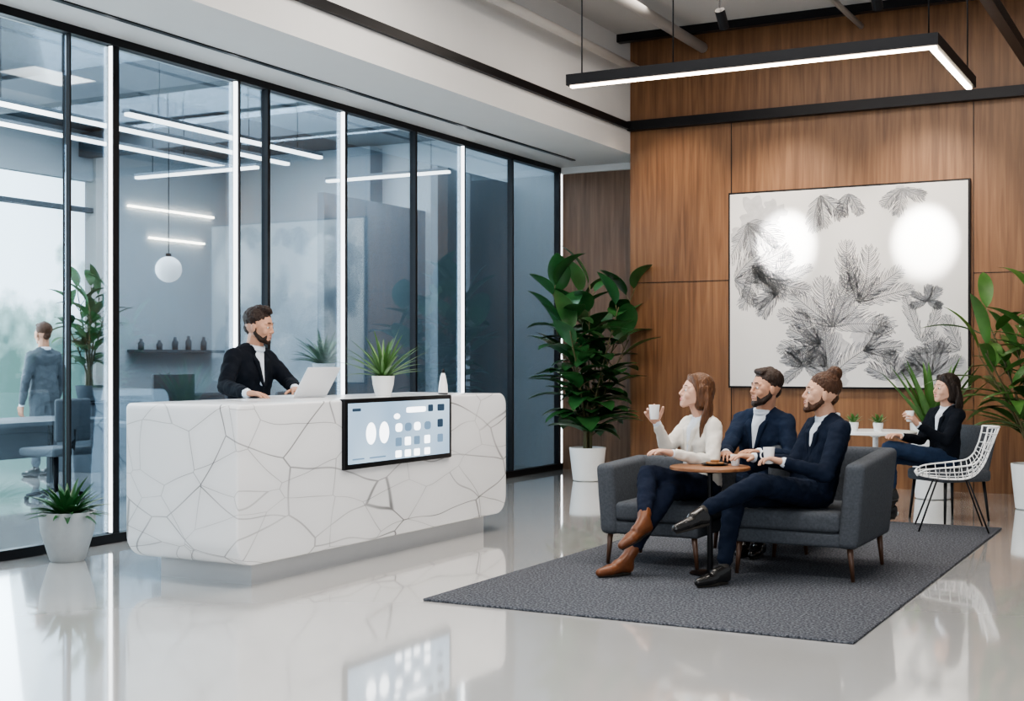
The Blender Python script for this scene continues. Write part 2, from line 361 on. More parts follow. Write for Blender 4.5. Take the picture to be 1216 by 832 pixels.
# ------------------------------------------------------------ PENDANT over lounge
g=group('linear_pendant_light',(-2.6,8,3.2))
box('housing_1',-3.85,-1.44,7.93,8.01,3.212,3.285,M['black'],g);box('housing_2',-1.52,-1.44,8.01,9.3,3.212,3.285,M['black'],g)
box('diffuser_1',-3.83,-1.455,7.955,7.99,3.20,3.212,M['ledwarm'],g);box('diffuser_2',-1.50,-1.465,7.99,9.28,3.20,3.212,M['ledwarm'],g)
bm=bmesh.new()
for p in((-3.75,7.97),(-3.1,7.97),(-1.5,7.97),(-1.48,9.2)):sweep(bm,[(p[0],p[1],3.28),(p[0],p[1],5.12)],.005,6)
finish(bm,'suspension_cables',M['black'],g)
# ------------------------------------------------------------ RECEPTION DESK
g=group('reception_desk',(-5.55,7.73,0))
def desk_body():
    y0,y1,z0,z1=6.07,9.40,.14,1.107;pts=[]
    def arc(cy,cz,r,a0,n=8):
        for i in range(n+1):
            a=math.radians(a0+90*i/n);pts.append((cy+r*math.cos(a),cz+r*math.sin(a)))
    arc(y1-.1,z1-.1,.1,0);arc(y0+.04,z1-.04,.04,90);arc(y0+.16,z0+.16,.16,180);arc(y1-.15,z0+.15,.15,270)
    bm=bmesh.new();A=[bm.verts.new((-5.99,y,z)) for y,z in pts];B=[bm.verts.new((-5.10,y,z)) for y,z in pts];k=len(pts)
    bm.faces.new(A);bm.faces.new(B[::-1])
    for i in range(k):bm.faces.new((A[i],B[i],B[(i+1)%k],A[(i+1)%k]))
    bmesh.ops.recalc_face_normals(bm,faces=bm.faces[:])
    finish(bm,'counter',M['marble'],g,bevel=.014,auto=True)
desk_body()
box('plinth',-5.93,-5.2,6.32,9.2,0,.15,mat('plinth',(.5,.51,.52),.4,amt=.03),g)
box('screen_frame',-5.12,-5.075,7.12,8.49,.645,1.115,M['black'],g,.006)
box('screen_panel',-5.08,-5.073,7.155,8.455,.68,1.085,M['screen'],g)
def ui(ya,yb,za,zb,m,r=.3):
    bm=bmesh.new();cy=(ya+yb)/2;cz=(za+zb)/2;hy=(yb-ya)/2;hz=(zb-za)/2;vs=[];ex=2/(.2+r)
    for i in range(28):
        a=2*math.pi*i/28;c=math.cos(a);s=math.sin(a)
        vs.append(bm.verts.new((-5.0715,cy+hy*math.copysign(abs(c)**(2/ex),c),cz+hz*math.copysign(abs(s)**(2/ex),s))))
    bm.faces.new(vs);finish(bm,'icon',m,g,smooth=False)
ui(7.36,7.48,.80,.95,M['ui'],.8);ui(7.52,7.64,.80,.95,M['ui'],.8)
for i,y in enumerate((7.72,7.84,7.96,8.10)):
    ui(y,y+.08,.77,.83,M['ui' if i%2 else 'uir'],.1);ui(y,y+.08,.69,.74,M['ui'],.1)
    ui(y,y+.09,.87,.93,M['uir' if i%2 else 'ui'],.5)
ui(7.70,7.78,.96,1.0,M['ui'],.8);ui(7.86,8.12,1.0,1.04,M['ui'],.1);ui(8.15,8.22,1.0,1.05,M['uid'],.1);ui(8.28,8.38,1.0,1.05,M['uid'],.1)
ui(8.28,8.36,.88,.94,M['uid'],.1);ui(8.28,8.36,.77,.83,M['uir'],.1);ui(7.2,7.34,.705,.715,M['uir'],.1);ui(7.4,7.6,.705,.715,M['uir'],.1);ui(7.2,7.3,1.03,1.05,M['uid'],.1)
TOP=1.107
g=group('laptop',(-5.76,7.53,TOP))
box('base',-5.92,-5.67,7.34,7.72,TOP,TOP+.016,M['silver'],g,.004)
LM=Matrix.Translation((-5.665,7.53,TOP+.016))@Matrix.Rotation(math.radians(32),4,'Y')
bm=bmesh.new();bbox(bm,-.005,.005,-.19,.19,0,.235);bmesh.ops.transform(bm,matrix=LM,verts=bm.verts[:]);finish(bm,'lid',M['silver'],g,bevel=.003)
bm=bmesh.new();bbox(bm,-.0065,-.0052,-.18,.18,.01,.225);bmesh.ops.transform(bm,matrix=LM,verts=bm.verts[:]);finish(bm,'display',M['screen'],g)
def spiky(name,c,r,h,pm,lm,nl,L,W,spread=(.15,1.1),droop=.5,taper=.78):
    g=group(name,c);pot(g,c,r,h,pm,taper);bm=bmesh.new()
    for i in range(nl):
        a=i*2.4+rnd(-.2,.2);t=spread[0]+(spread[1]-spread[0])*(i/nl)
        d=V((math.cos(a)*math.sin(t),math.sin(a)*math.sin(t),math.cos(t)))
        leaf(bm,V(c)+V((math.cos(a)*r*.2,math.sin(a)*r*.2,h*.88)),d,L*rnd(.8,1.1),W,droop*rnd(.5,1.2),6,.5,.3)
    finish(bm,'leaves',lm,g);return g
spiky('potted_aloe',(-5.47,8.16,TOP),.085,.15,M['white'],M['leafl'],44,.35,.026,(.05,1.25),.5,.7)
spiky('potted_fern',(-6.95,6.5,0),.19,.34,M['potgrey'],M['leafd'],54,.29,.045,(.1,1.4),.7,.62)
spiky('potted_spider_plant',(-8.4,11.4,1.16),.12,.18,M['potwhite'],M['leafg'],40,.42,.04,(.1,1.2),.7)
box('plant_stand',-8.55,-8.25,11.25,11.55,0,1.155,M['offmid'])
spiky('potted_spider_plant',(-12.6,13.5,.9),.08,.12,M['white'],M['leafg'],20,.25,.03)
g=group('soap_dispenser',(-5.35,8.82,TOP));bm=bmesh.new();lathe(bm,[(.036,0),(.038,.01),(.034,.07),(.022,.14),(.014,.165)],(-5.35,8.82,TOP),20);finish(bm,'bottle',M['white'],g,auto=True)
bm=bmesh.new();lathe(bm,[(.037,0),(.0385,.003),(.0385,.012)],(-5.35,8.82,TOP),20);lathe(bm,[(.011,.165),(.011,.185),(.006,.2)],(-5.35,8.82,TOP),16);finish(bm,'cap',M['black'],g)
box('area_rug',-4.0,-1.55,6.37,11.3,0,.014,M['rug'],None,.006)
RZ=.014
# ------------------------------------------------------------ ART
g=group('framed_artwork',(-3.57,14.26,2.16));X0,X1,ZB,ZT=-4.855,-2.286,1.085,3.24
box('frame',X0-.02,X1+.02,14.245,14.30,ZB-.02,ZT+.02,M['black'],g)
box('canvas',X0,X1,14.238,14.26,ZB,ZT,M['canvas'],g)
def A(a,b):return X0+(X1-X0)*a,ZB+(ZT-ZB)*b
def rib(bm,pts,w,y):
    pv=None
    for i,(x,z) in enumerate(pts):
        j=min(i,len(pts)-2);dx=pts[j+1][0]-pts[j][0];dz=pts[j+1][1]-pts[j][1];l=math.hypot(dx,dz)or 1
        nx,nz=-dz/l*w/2,dx/l*w/2
        v=(bm.verts.new((x+nx,y,z+nz)),bm.verts.new((x-nx,y,z-nz)))
        if pv:bm.faces.new((pv[0],pv[1],v[1],v[0]))
        pv=v
def inside(x,z):return X0+.01<x<X1-.01 and ZB+.01<z<ZT-.01
def frond(bm,a,b,ang,L,W,curv=.5,nb=22,w=.0055,y=14.236,tight=1.1):
    x,z=A(a,b);ang=math.radians(ang);sp=[]
    for i in range(nb+1):
        if inside(x,z):sp.append((x,z,ang))
        x+=math.cos(ang)*L/nb;z+=math.sin(ang)*L/nb;ang+=curv/nb
    if len(sp)<3:return
    rib(bm,[(p[0],p[1]) for p in sp],w*1.3,y)
    for i,(px,pz,pa) in enumerate(sp[1:]):
        t=(i+1)/nb;bl=W*math.sin(math.pi*(t*.86+.1))**.7*rnd(.75,1.15)
        for s in(1,-1):
            q=[(px,pz)];aa=pa+s*(tight+rnd(-.1,.1))
            for k in range(5):
                aa-=s*.15;nx=q[-1][0]+math.cos(aa)*bl/5;nz=q[-1][1]+math.sin(aa)*bl/5
                if inside(nx,nz):q.append((nx,nz))
                else:break
            if len(q)>1:rib(bm,q,w,y)
bm=bmesh.new()
def burst(a,b,a0,a1,n_,L,W):
    for i in range(n_):
        frond(bm,a,b,a0+(a1-a0)*i/max(1,n_-1)+rnd(-6,6),L*rnd(.8,1.1),W*rnd(.8,1.1),rnd(-.7,.7),int(18+L*18))
burst(.44,.04,55,125,4,.62,.2);burst(.45,.30,10,170,7,.66,.2);burst(.56,.42,20,110,5,.62,.18);burst(.40,.22,140,210,4,.45,.16);burst(.33,.10,-20,200,6,.26,.12)
burst(.10,.62,-80,20,5,.50,.17);burst(.08,.85,-110,-20,4,.45,.17);burst(.22,.48,120,220,4,.36,.14);burst(.02,.55,-40,60,3,.4,.14);burst(.2,.55,-30,60,3,.4,.14)
burst(.40,.97,-110,-40,3,.42,.15);burst(.52,.97,-120,-60,2,.3,.12);burst(.74,.98,-150,-30,3,.28,.12)
burst(.86,.06,30,160,6,.40,.15);burst(.82,.22,60,110,2,.5,.12);burst(.97,.18,110,170,2,.4,.12);burst(.70,.04,20,150,4,.3,.14);burst(.84,.42,-20,190,5,.18,.08);burst(.58,.18,-20,60,4,.4,.14)
finish(bm,'line_drawing',M['ink'],g,smooth=False)
def blob(bm,a,b,r,y=14.2372):
    x,z=A(a,b);vs=[];ph=rnd(0,6)
    for i in range(40):
        t=2*math.pi*i/40;rr=r*(1+.25*math.sin(3*t+ph)+.15*math.sin(7*t+ph*2)+.1*rnd(-1,1))
        vs.append(bm.verts.new((min(max(x+rr*math.cos(t),X0+.01),X1-.01),y,min(max(z+rr*math.sin(t),ZB+.01),ZT-.01))))
    bm.faces.new(vs)
bm=bmesh.new()
for i,q in enumerate(((.12,.88,.2),(.07,.78,.16),(.2,.9,.12),(.9,.08,.26),(.78,.05,.18),(.42,.2,.22),(.5,.38,.15),(.58,.28,.16),(.74,.96,.08),(.45,.06,.15))):
    blob(bm,*q,y=14.2374-i*.0001)
finish(bm,'ink_wash',mat('wash',(.40,.405,.42),.9,amt=.25,nscale=14),g,smooth=False)
# ------------------------------------------------------------ big plants
def bigplant(name,c,r,h,H,spread,nst,nleaf,L,W,lm,pm=M['potwhite'],zlo=.25):
    g=group(name,c);pot(g,c,r,h,pm,.8);bs=bmesh.new();bl=bmesh.new();c=V(c)
    for s in range(nst):
        a=s*2*math.pi/nst+rnd(-.3,.3);hh=(H-h)*rnd(.55,.9) if s else (H-h)*.9;out=spread*rnd(.25,.65) if s else .03
        pts=[c+V((math.cos(a)*.04,math.sin(a)*.04,h*.85))]
        for k in range(1,6):
            t=k/5;pts.append(c+V((math.cos(a)*out*t**1.4,math.sin(a)*out*t**1.4,h*.85+hh*t)))
        pts=smoothpts(pts,4);sweep(bs,pts,[.014*(1-.6*i/len(pts)) for i in range(len(pts))],8)
        for k in range(nleaf):
            t=zlo+(1-zlo)*(k+.5)/nleaf;p=pts[min(int(t*(len(pts)-1)),len(pts)-1)]
            aa=k*2.4+s*1.3+rnd(-.3,.3);el=rnd(.1,.7)+t*.5
            if k==nleaf-1:el=1.35
            d=V((math.cos(aa)*math.cos(el),math.sin(aa)*math.cos(el),math.sin(el)))
            p2=p+d*rnd(.05,.12);sweep(bs,[p,p2],.005,6)
            leaf(bl,p2,d,L*rnd(.75,1.1),W*rnd(.85,1.1),rnd(.5,1.2),8,.2,.45)
    finish(bs,'stems',M['stem'],g);finish(bl,'leaves',lm,g)
bigplant('potted_rubber_plant',(-6.35,13.65,0),.21,.38,2.5,1.15,11,13,.52,.25,M['leafd'],zlo=.14)
bigplant('potted_palm',(-1.5,12.96,0),.2,.42,2.1,.95,9,10,.62,.13,M['leafl'])
bigplant('potted_ficus',(-12.45,12.0,.86),.17,.2,1.6,.55,7,10,.42,.13,M['leafg'],M['offdark'])
spiky('potted_agave',(-2.5,13.5,0),.22,.75,M['potwhite'],M['leafl'],22,.75,.085,(.1,.7),.25)
# ------------------------------------------------------------ ARMCHAIRS
def armchair(x0,x1,y0,y1,arms,hf,hb):
    g=group('armchair',((x0+x1)/2,(y0+y1)/2,RZ));fb=M['fabric']
    box('seat_base',x0+.02,x1-.02,y0+.02,y1-.03,.22,.31,fb,g,.02)
    xa=x0+(.11 if 'L' in arms else .0);xb=x1-(.11 if 'R' in arms else .0)
    box('seat_cushion',xa,xb,y0,y1-.12,.31,.435,fb,g,.035,4)
    def panel(name,quad):
        bm=bmesh.new();hull(bm,[(V(p),.035) for p in quad]);finish(bm,name,fb,g,voxel=.012,sm=3)
    for s in arms:
        xo=x0+.035 if s=='L' else x1-.035;xi=xo+(.06 if s=='L' else -.06);fl=-.04 if s=='L' else .04
        panel('arm',[(xo,y0+.04,.25),(xi,y0+.04,.25),(xo+fl,y0+.06,hf-.035),(xi+fl,y0+.06,hf-.035),(xo,y1-.04,.25),(xi,y1-.04,.25),(xo+fl,y1-.0,hb-.035),(xi+fl,y1-.0,hb-.035)])
    panel('backrest',[(x0+.04,y1-.04,.25),(x1-.04,y1-.04,.25),(x0+.04,y1-.13,.3),(x1-.04,y1-.13,.3),(x0+.02,y1,hb-.035),(x1-.02,y1,hb-.035),(x0+.04,y1-.07,hb-.035),(x1-.04,y1-.07,hb-.035)])
    bm=bmesh.new()
    for x in(x0+.06,x1-.06):
        for y in(y0+.06,y1-.08):
            ox=.02 if x>(x0+x1)/2 else -.02
            sweep(bm,[(x+ox,y,RZ),(x,y,.23)],[.012,.02],12)
    finish(bm,'legs',wood_mat('chair_leg',(.05,.025,.015),(.10,.05,.03)),g)
armchair(-3.64,-2.93,8.0,8.70,'L',.68,.70)
armchair(-2.75,-1.93,8.02,8.95,'R',.74,.79)
armchair(-3.25,-2.5,9.02,9.62,'LR',.6,.66)
g=group('side_table',(-2.85,7.97,RZ));bm=bmesh.new();lathe(bm,[(.24,.675),(.255,.68),(.255,.695),(.25,.70)],(-2.85,7.97,0),48);finish(bm,'top',M['tablewood'],g,auto=True)
bm=bmesh.new();lathe(bm,[(.13,RZ),(.13,RZ+.01),(.02,RZ+.02),(.016,.65),(.06,.675)],(-2.85,7.97,0),24);finish(bm,'stem_and_base',M['black'],g,auto=True)
def cup(c,r=.036,h=.09,handle=None,name='coffee_cup'):
    g=group(name,c);bm=bmesh.new();lathe(bm,[(r*.72,0),(r*.78,.004),(r,h*.95),(r,h),(r*.9,h),(r*.7,.01)],c,24);finish(bm,'body',M['white'],g,auto=True)
    bm=bmesh.new();lathe(bm,[(r*.8,h*.82),(r*.88,h*.86)],c,20);finish(bm,'coffee',M['cookie'],g)
    if handle:
        d=V(handle).normalized();bm=bmesh.new();pts=[V(c)+d*(r*.9+math.sin(t)*.026)+Z*(h*.5+math.cos(t)*.026) for t in [math.pi*i/8 for i in range(9)]];sweep(bm,pts,.005,8);finish(bm,'handle',M['white'],g)
g=group('cookie_plate',(-2.84,8.03,.70));bm=bmesh.new();lathe(bm,[(.05,0),(.085,.008),(.088,.012),(.05,.006)],(-2.84,8.03,.70),32);finish(bm,'plate',M['black'],g)
bm=bmesh.new()
for dx,dy,dz in((-.03,0,0),(.03,.01,0),(0,-.03,0),(0,.005,.014)):
    lathe(bm,[(.024,0),(.03,.005),(.026,.013)],(-2.84+dx,8.03+dy,.708+dz),16)
finish(bm,'cookies',M['cookie'],g)
cup((-2.72,8.08,.70),.032,.07,handle=(.5,-.8,0))
# ------------------------------------------------------------ PEOPLE
def basis(F,pitch=0):
    F=V((F[0],F[1],0)).normalized();L=Z.cross(F);p=math.radians(pitch)
    Fv=F*math.cos(p)+Z*math.sin(p);U=Fv.cross(L);return Fv,L,U
def head(g,c,F,pitch,s,skin,hair,style,neck,beard=0,smile=False):
    Fv,L,U=basis(F,pitch);c=V(c)
    Mx=Matrix(((Fv.x*s,L.x*s,U.x*s,c.x),(Fv.y*s,L.y*s,U.y*s,c.y),(Fv.z*s,L.z*s,U.z*s,c.z),(0,0,0,1)))
    P=lambda f,l,u:Mx@V((f,l,u))
    H=lambda bm,*sp:hull(bm,[(P(*q[0]),q[1]*s) for q in sp])
    fem=style in('long','longdark');w=.95 if fem else 1.
    bm=bmesh.new()
    ell(bm,Mx,(-.012,0,.022),(.092,.076*w,.088))
    H(bm,((.035,.036*w,.0),.036),((.035,-.036*w,.0),.036),((.042,0,-.048),.042),((.060,.010,-.086),.019),((.060,-.010,-.086),.019),((.0,.050*w,-.05),.020),((.0,-.050*w,-.05),.020))
    for q in(1,-1):
        ell(bm,Mx,(.052,q*.038*w,-.028),(.026,.024,.026),2)
        ell(bm,Mx,(-.008,q*.079*w,-.008),(.017,.009,.030),2)
        H(bm,((.070,q*.012,.026),.012),((.060,q*.045,.024),.012))
        H(bm,((.069,q*.02,.0065),.010),((.064,q*.040,.0065),.010))
    H(bm,((.076,0,.014),.008),((.093,0,-.024),.0105));H(bm,((.084,.009,-.029),.008),((.084,-.009,-.029),.008))
    H(bm,((.070,.02,-.056),.012),((.070,-.02,-.056),.012),((.073,0,-.056),.013))
    nb=V(neck);hull(bm,[(nb,.060*s*w),(P(-.018,0,-.055),.055*s*w)])
    finish(bm,'head',skin,g,voxel=.0042,sm=3)
    bm=bmesh.new()
    H(bm,((.079,.019,-.050),.0035),((.084,0,-.051),.0048));H(bm,((.079,-.019,-.050),.0035),((.084,0,-.051),.0048))
    H(bm,((.077,.016,-.060),.004),((.082,0,-.063),.006));H(bm,((.077,-.016,-.060),.004),((.082,0,-.063),.006))
    finish(bm,'lips',M['lipw'] if fem else M['lip'],g,voxel=.003,sm=1)
    if smile:
        bm=bmesh.new();ell(bm,Mx,(.077,0,-.0565),(.0085,.017,.0035),2);finish(bm,'teeth',M['teeth'],g)
    bm=bmesh.new();bi=bmesh.new();bb=bmesh.new()
    for q in(1,-1):
        ell(bm,Mx,(.0690,q*.030,.001),(.0115,.0135,.0065),2);ell(bi,Mx,(.0765,q*.030,.001),(.005,.0062,.0062),2)
        br=.0022 if fem else .0030
        H(bb,((.081,q*.015,.031),br),((.077,q*.034,.033),br));H(bb,((.077,q*.034,.033),br),((.066,q*.048,.026),br*.7))
        H(bb,((.078,q*.020,.008),.0010),((.071,q*.042,.006),.0010))
    finish(bm,'eyes',M['eye'],g);finish(bi,'irises',M['iris'],g);finish(bb,'eyebrows_and_lashes',hair,g)
    if beard:
        bm=bmesh.new();B=beard
        for q in(1,-1):
            H(bm,((-.002,q*.070,.005),.007),((.002,q*.064,-.042),.016*B));H(bm,((.002,q*.060,-.042),.018*B),((.035,q*.042,-.078),.020*B))
            H(bm,((.035,q*.042,-.078),.021*B),((.066,q*.01,-.094),.019*B));H(bm,((.075,q*.004,-.041),.0072),((.066,q*.030,-.052),.0085));H(bm,((.066,q*.030,-.052),.009),((.056,q*.034,-.078),.014))
        H(bm,((.070,0,-.082),.012),((.066,0,-.098*(.6+.4*B)),.019*B))
        finish(bm,'beard',hair,g,voxel=.0045,sm=1,disp=(.005,.012))
    bm=bmesh.new()
    if not fem:
        ell(bm,Mx,(-.028,0,.055),(.093,.083*w,.079))
        H(bm,((-.06,0,-.01),.05),((-.03,0,.02),.066))
        for q in(1,-1):H(bm,((-.025,q*.058,.025),.022),((-.01,q*.060,.055),.023));H(bm,((-.004,q*.073,.025),.008),((.000,q*.072,-.01),.0055))
        if style=='bun':
            H(bm,((.030,.03,.090),.018),((.030,-.03,.090),.018),((-.03,0,.10),.032))
            ell(bm,Mx,(-.068,0,.130),(.045,.045,.040));H(bm,((-.03,0,.10),.03),((-.055,0,.12),.03))
        elif style=='curly':
            H(bm,((.045,.030,.104),.020),((.045,-.025,.112),.022),((-.03,0,.11),.034));H(bm,((.04,.01,.118),.022),((.0,-.02,.118),.028))
        else:
            H(bm,((.046,.034,.098),.017),((.046,-.030,.104),.019),((-.03,0,.108),.034))
        finish(bm,'hair',hair,g,voxel=.0045,sm=1,disp=({'bun':.010,'curly':.015,'short':.007}[style],.018))
    else:
        ell(bm,Mx,(-.024,0,.052),(.094,.083*w,.081))
        for q in(1,-1):
            H(bm,((.040,q*.036,.094),.019),((.028,q*.062,.050),.016));H(bm,((.028,q*.062,.050),.016),((.006,q*.078,.0),.013))
            H(bm,((.006,q*.076,.0),.014),((-.022,q*.074,-.07),.018));H(bm,((-.02,q*.055,.03),.04),((-.03,q*.055,-.07),.036))
        H(bm,((-.05,0,.03),.075),((-.06,0,-.06),.060))
        for i in range(44):
            a=-1.45+2.9*i/43;y=math.sin(a)*.088;fx=-.03-math.cos(a)*.058+rnd(-.008,.008)
            Ln=rnd(.31,.37) if style=='long' else rnd(.24,.29)
            ph=a*2.2+rnd(-.3,.3);pts=[]
            for k in range(11):
                t=k/10;pts.append(P(fx-.035*t+.010*math.sin(ph+t*7),y*(1+.22*t)+.010*math.cos(ph+t*8),.05-Ln*t))
            sweep(bm,pts,[.011*s*(.6+.6*math.sin(math.pi*min(1,k/10*.85+.15))) for k in range(11)],7)
        finish(bm,'hair',hair,g,voxel=.0045,sm=1,disp=(.003,.03))
def hand(g,w,x,n,thumb,skin,curl=25,s=1.1,name='hand'):
    w=V(w);x=V(x).normalized();n=V(n);n=(n-x*n.dot(x)).normalized();t=n.cross(x)
    if t.dot(V(thumb))<0:t=-t
    bm=bmesh.new();P=lambda a,b,c:w+(x*a+t*b+n*c)*s
    hull(bm,[(P(0,0,0),.023*s),(P(.03,.018,.0),.018*s),(P(.03,-.016,0),.017*s),(P(.082,.026,0),.0125*s),(P(.08,-.028,0),.0115*s)])
    ax=x.cross(n)
    for i,L in enumerate((.068,.077,.072,.056)):
        b=P(.082-(.004 if i==3 else 0),.028-.0195*i,0);d=(x+t*(.10-.07*i)).normalized();q=b
        for k,fr in enumerate((.45,.31,.24)):
            d=(Matrix.Rotation(math.radians(curl*(1 if k else .8)),3,ax)@d)
            e=q+d*L*fr*s;cap(bm,q,(.0092-.001*k)*s,e,(.0085-.001*k)*s);q=e
    q=P(.02,.024,.004);d=(x*.65+t*.75+n*.2).normalized();e=q+d*.042*s;cap(bm,q,.0135*s,e,.0105*s)
    d=(d+x*.5+n*curl/90).normalized();e2=e+d*.036*s;cap(bm,e,.0105*s,e2,.008*s)
    finish(bm,name,skin,g,voxel=.0032,sm=2)
def shoe(bm,bs,ank,toe,kn,up=None,boot=False,r=1.):
    ank=V(ank);toe=V(toe);d=(toe-ank);L=.245*r
    if up is None:
        d.z=0;d.normalize();u=Z;heel=V((ank.x,ank.y,RZ+.045))-d*.02
    else:
        u=V(up).normalized();d.normalize();u=(u-d*u.dot(d)).normalized();heel=ank-u*.045-d*.02
    side=u.cross(d)
    hull(bm,[(heel,.034),(heel+u*.05,.034),(heel+d*.09+u*.02,.04)])
    hull(bm,[(heel+d*.05+u*.01,.036),(heel+d*.15+side*.012-u*.002,.034),(heel+d*.15-side*.012-u*.002,.034)])
    hull(bm,[(heel+d*.14+side*.012-u*.002,.034),(heel+d*.14-side*.012-u*.002,.034),(heel+d*(L-.02)-u*.012,.026)])
    hull(bs,[(heel-u*.034-d*.005,.012),(heel-u*.034+d*.05,.013)])
    hull(bs,[(heel-u*.036+d*.1+side*.02,.009),(heel-u*.036+d*.1-side*.02,.009),(heel-u*.036+d*(L-.02),.009),(heel-u*.036+d*.05,.009)])
    if boot:
        kd=(V(kn)-ank).normalized();hull(bm,[(heel+u*.02+d*.01,.038),(heel+u*.03+d*.06,.038),(ank+kd*.03,.042)]);cap(bm,ank+kd*.02,.042,ank+kd*.09,.046)
def person(name,J,cf,hf,pitch,hs,skin,hair,style,jac,leg,shm,w=1.,beard=0,smile=False,boot=False,hands=(),neckw=.19,lw=1.):
    for k in J:J[k]=V(J[k])
    g=group(name,(J['pel'].x,J['pel'].y,0))
    F,L,_=basis(cf);pel=J['pel'];ch=J['chest'];nk=J['neck']
    hL=(J['hipL']-J['hipR']);hL.z=0;hL.normalize()
    wst=pel.lerp(ch,.5)
    bm=bmesh.new()
    C=[(ch+Z*.065+L*.105*w,.090*w),(ch+Z*.065-L*.105*w,.090*w),(ch-Z*.03+L*.09*w+F*.02,.095*w),(ch-Z*.03-L*.09*w+F*.02,.095*w)]
    Wt=[(wst+L*.078*w,.094*w),(wst-L*.078*w,.094*w)];Pv=[(pel+Z*.03+hL*.085,.105*w),(pel+Z*.03-hL*.085,.105*w)]
    hull(bm,C);hull(bm,C[2:]+Wt);hull(bm,Wt+Pv)
    shL=ch+Z*.095+L*neckw*w*.92;shR=ch+Z*.095-L*neckw*w*.92
    hull(bm,[(shL,.058*w),(shR,.058*w),(nk-Z*.02-F*.01,.070*w)]);hull(bm,[(shL,.06*w)]+C[:1]);hull(bm,[(shR,.06*w)]+C[1:2])
    for sh,e,wr in((shL,J['elL'],J['wrL']),(shR,J['elR'],J['wrR'])):
        cap(bm,sh,.066*w,e,.052*w);cap(bm,e,.053*w,wr,.040*w)
    finish(bm,'jacket',jac,g,voxel=.010,sm=4,disp=(.020,.06))
    bm=bmesh.new()
    for q in(1,-1):
        hull(bm,[(nk+L*q*.062*w-Z*.005-F*.01,.016),(ch+Z*.07+L*q*.075*w+F*.098*w,.012),(ch+Z*.06+L*q*.045*w+F*.105*w,.010),(ch-Z*.12+F*.122*w+L*q*.01,.010)])
    finish(bm,'lapels',jac,g,voxel=.006,sm=2)
    bm=bmesh.new();hull(bm,[(nk+L*.035*w+F*.025-Z*.02,.030),(nk-L*.035*w+F*.025-Z*.02,.030),(ch+Z*.07+F*.080*w,.035),(ch-Z*.10+F*.101*w,.02)])
    for dz in(.016,-.002):
        sweep(bm,[nk-F*.002+(L*math.cos(a)*.064+F*math.sin(a)*.066)*w+Z*(dz+.004-.020*max(0,math.sin(a))) for a in[math.pi*2*i/16 for i in range(17)]],.0125,8)
    finish(bm,'shirt',M['shirt'],g,voxel=.005,sm=2)
    bm=bmesh.new()
    for e,wr in((J['elL'],J['wrL']),(J['elR'],J['wrR'])):
        d=(wr-e).normalized();cap(bm,wr,.034*w,wr+d*.028,.032*w)
    finish(bm,'shirt_cuffs',M['shirt'],g,voxel=.005,sm=1)
    bm=bmesh.new()
    hull(bm,[(pel+hL*.08,.105*w),(pel-hL*.08,.105*w),(pel+Z*.06,.09*w)])
    for h,k,a in((J['hipL'],J['kL'],J['aL']),(J['hipR'],J['kR'],J['aR'])):
        cap(bm,h,.098*lw,k,.070*lw);cap(bm,k,.070*lw,k.lerp(a,.35),.064*lw);cap(bm,k.lerp(a,.35),.064*lw,a.lerp(k,.2 if boot else .14),.050*lw)
    finish(bm,'trousers',leg,g,voxel=.010,sm=4,disp=(.020,.055))
    b1=bmesh.new();b2=bmesh.new()
    for s in 'LR':
        shoe(b1,b2,J['a'+s],J['t'+s],J['k'+s],J.get('up'+s),boot)
    finish(b1,'shoes',shm,g,voxel=.006,sm=2);finish(b2,'soles',M['sole'],g,voxel=.004,sm=1)
    if not boot:
        bm=bmesh.new()
        for s in 'LR':cap(bm,J['a'+s],.034,J['a'+s].lerp(J['k'+s],.2),.036)
        finish(bm,'socks',M['sole'],g,voxel=.006,sm=1)
    head(g,J['head'],hf,pitch,hs,skin,hair,style,nk-Z*.01,beard,smile)
    for s,(x,n,t,c) in zip('LR',hands):
        e=J['el'+s];wr=J['wr'+s];d=(wr-e).normalized()
        hand(g,wr+d*.03,x if x else d,n,t,skin,c,name='hand_'+s)
    return g
person('seated_man',dict(pel=(-2.30,8.34,.535),chest=(-2.215,8.40,.84),neck=(-2.21,8.39,1.005),head=(-2.245,8.345,1.155),
 elL=(-2.13,8.02,.67),wrL=(-2.33,7.93,.735),elR=(-2.42,8.36,.70),wrR=(-2.60,8.16,.745),
 hipL=(-2.26,8.25,.52),hipR=(-2.40,8.36,.52),kL=(-2.47,7.74,.62),aL=(-2.71,7.42,.47),tL=(-2.86,7.18,.43),kR=(-2.63,7.80,.53),aR=(-2.64,7.62,.10),tR=(-2.77,7.37,.03),upL=(-.2,.15,1.)),
 (-.75,-.66),(-.89,-.52),7,1.12,M['skin2'],M['hairbr'],'bun',M['navy'],M['navy'],M['shoebk'],1.05,beard=.98,smile=True,
 hands=((None,(-.1,-.1,-1),(-.5,.7,0),32),(None,(0,0,-1),(.2,-1,0),18)))
cup((-2.445,7.905,.735),.036,.10,handle=(-1,.2,0))
person('seated_man',dict(pel=(-2.87,9.16,.535),chest=(-2.82,8.99,.85),neck=(-2.80,8.95,1.02),head=(-2.78,8.90,1.175),
 elL=(-2.57,8.82,.71),wrL=(-2.70,8.56,.75),elR=(-3.0,8.72,.74),wrR=(-2.90,8.42,.75),
 hipL=(-2.80,9.12,.53),hipR=(-2.96,9.12,.53),kL=(-2.79,8.72,.53),aL=(-2.80,8.86,.10),tL=(-2.80,8.6,.03),kR=(-2.93,8.74,.53),aR=(-2.90,8.88,.10),tR=(-2.90,8.62,.03)),
 (-.30,-.95),(-.68,-.72),3,1.12,M['skin'],M['hairbk'],'short',M['navy2'],M['navy2'],M['shoebk'],1.05,beard=1.08,smile=True,
 hands=((None,(0,0,-1),(-1,0,0),20),(None,(0,0,-1),(1,0,0),20)),lw=.85)
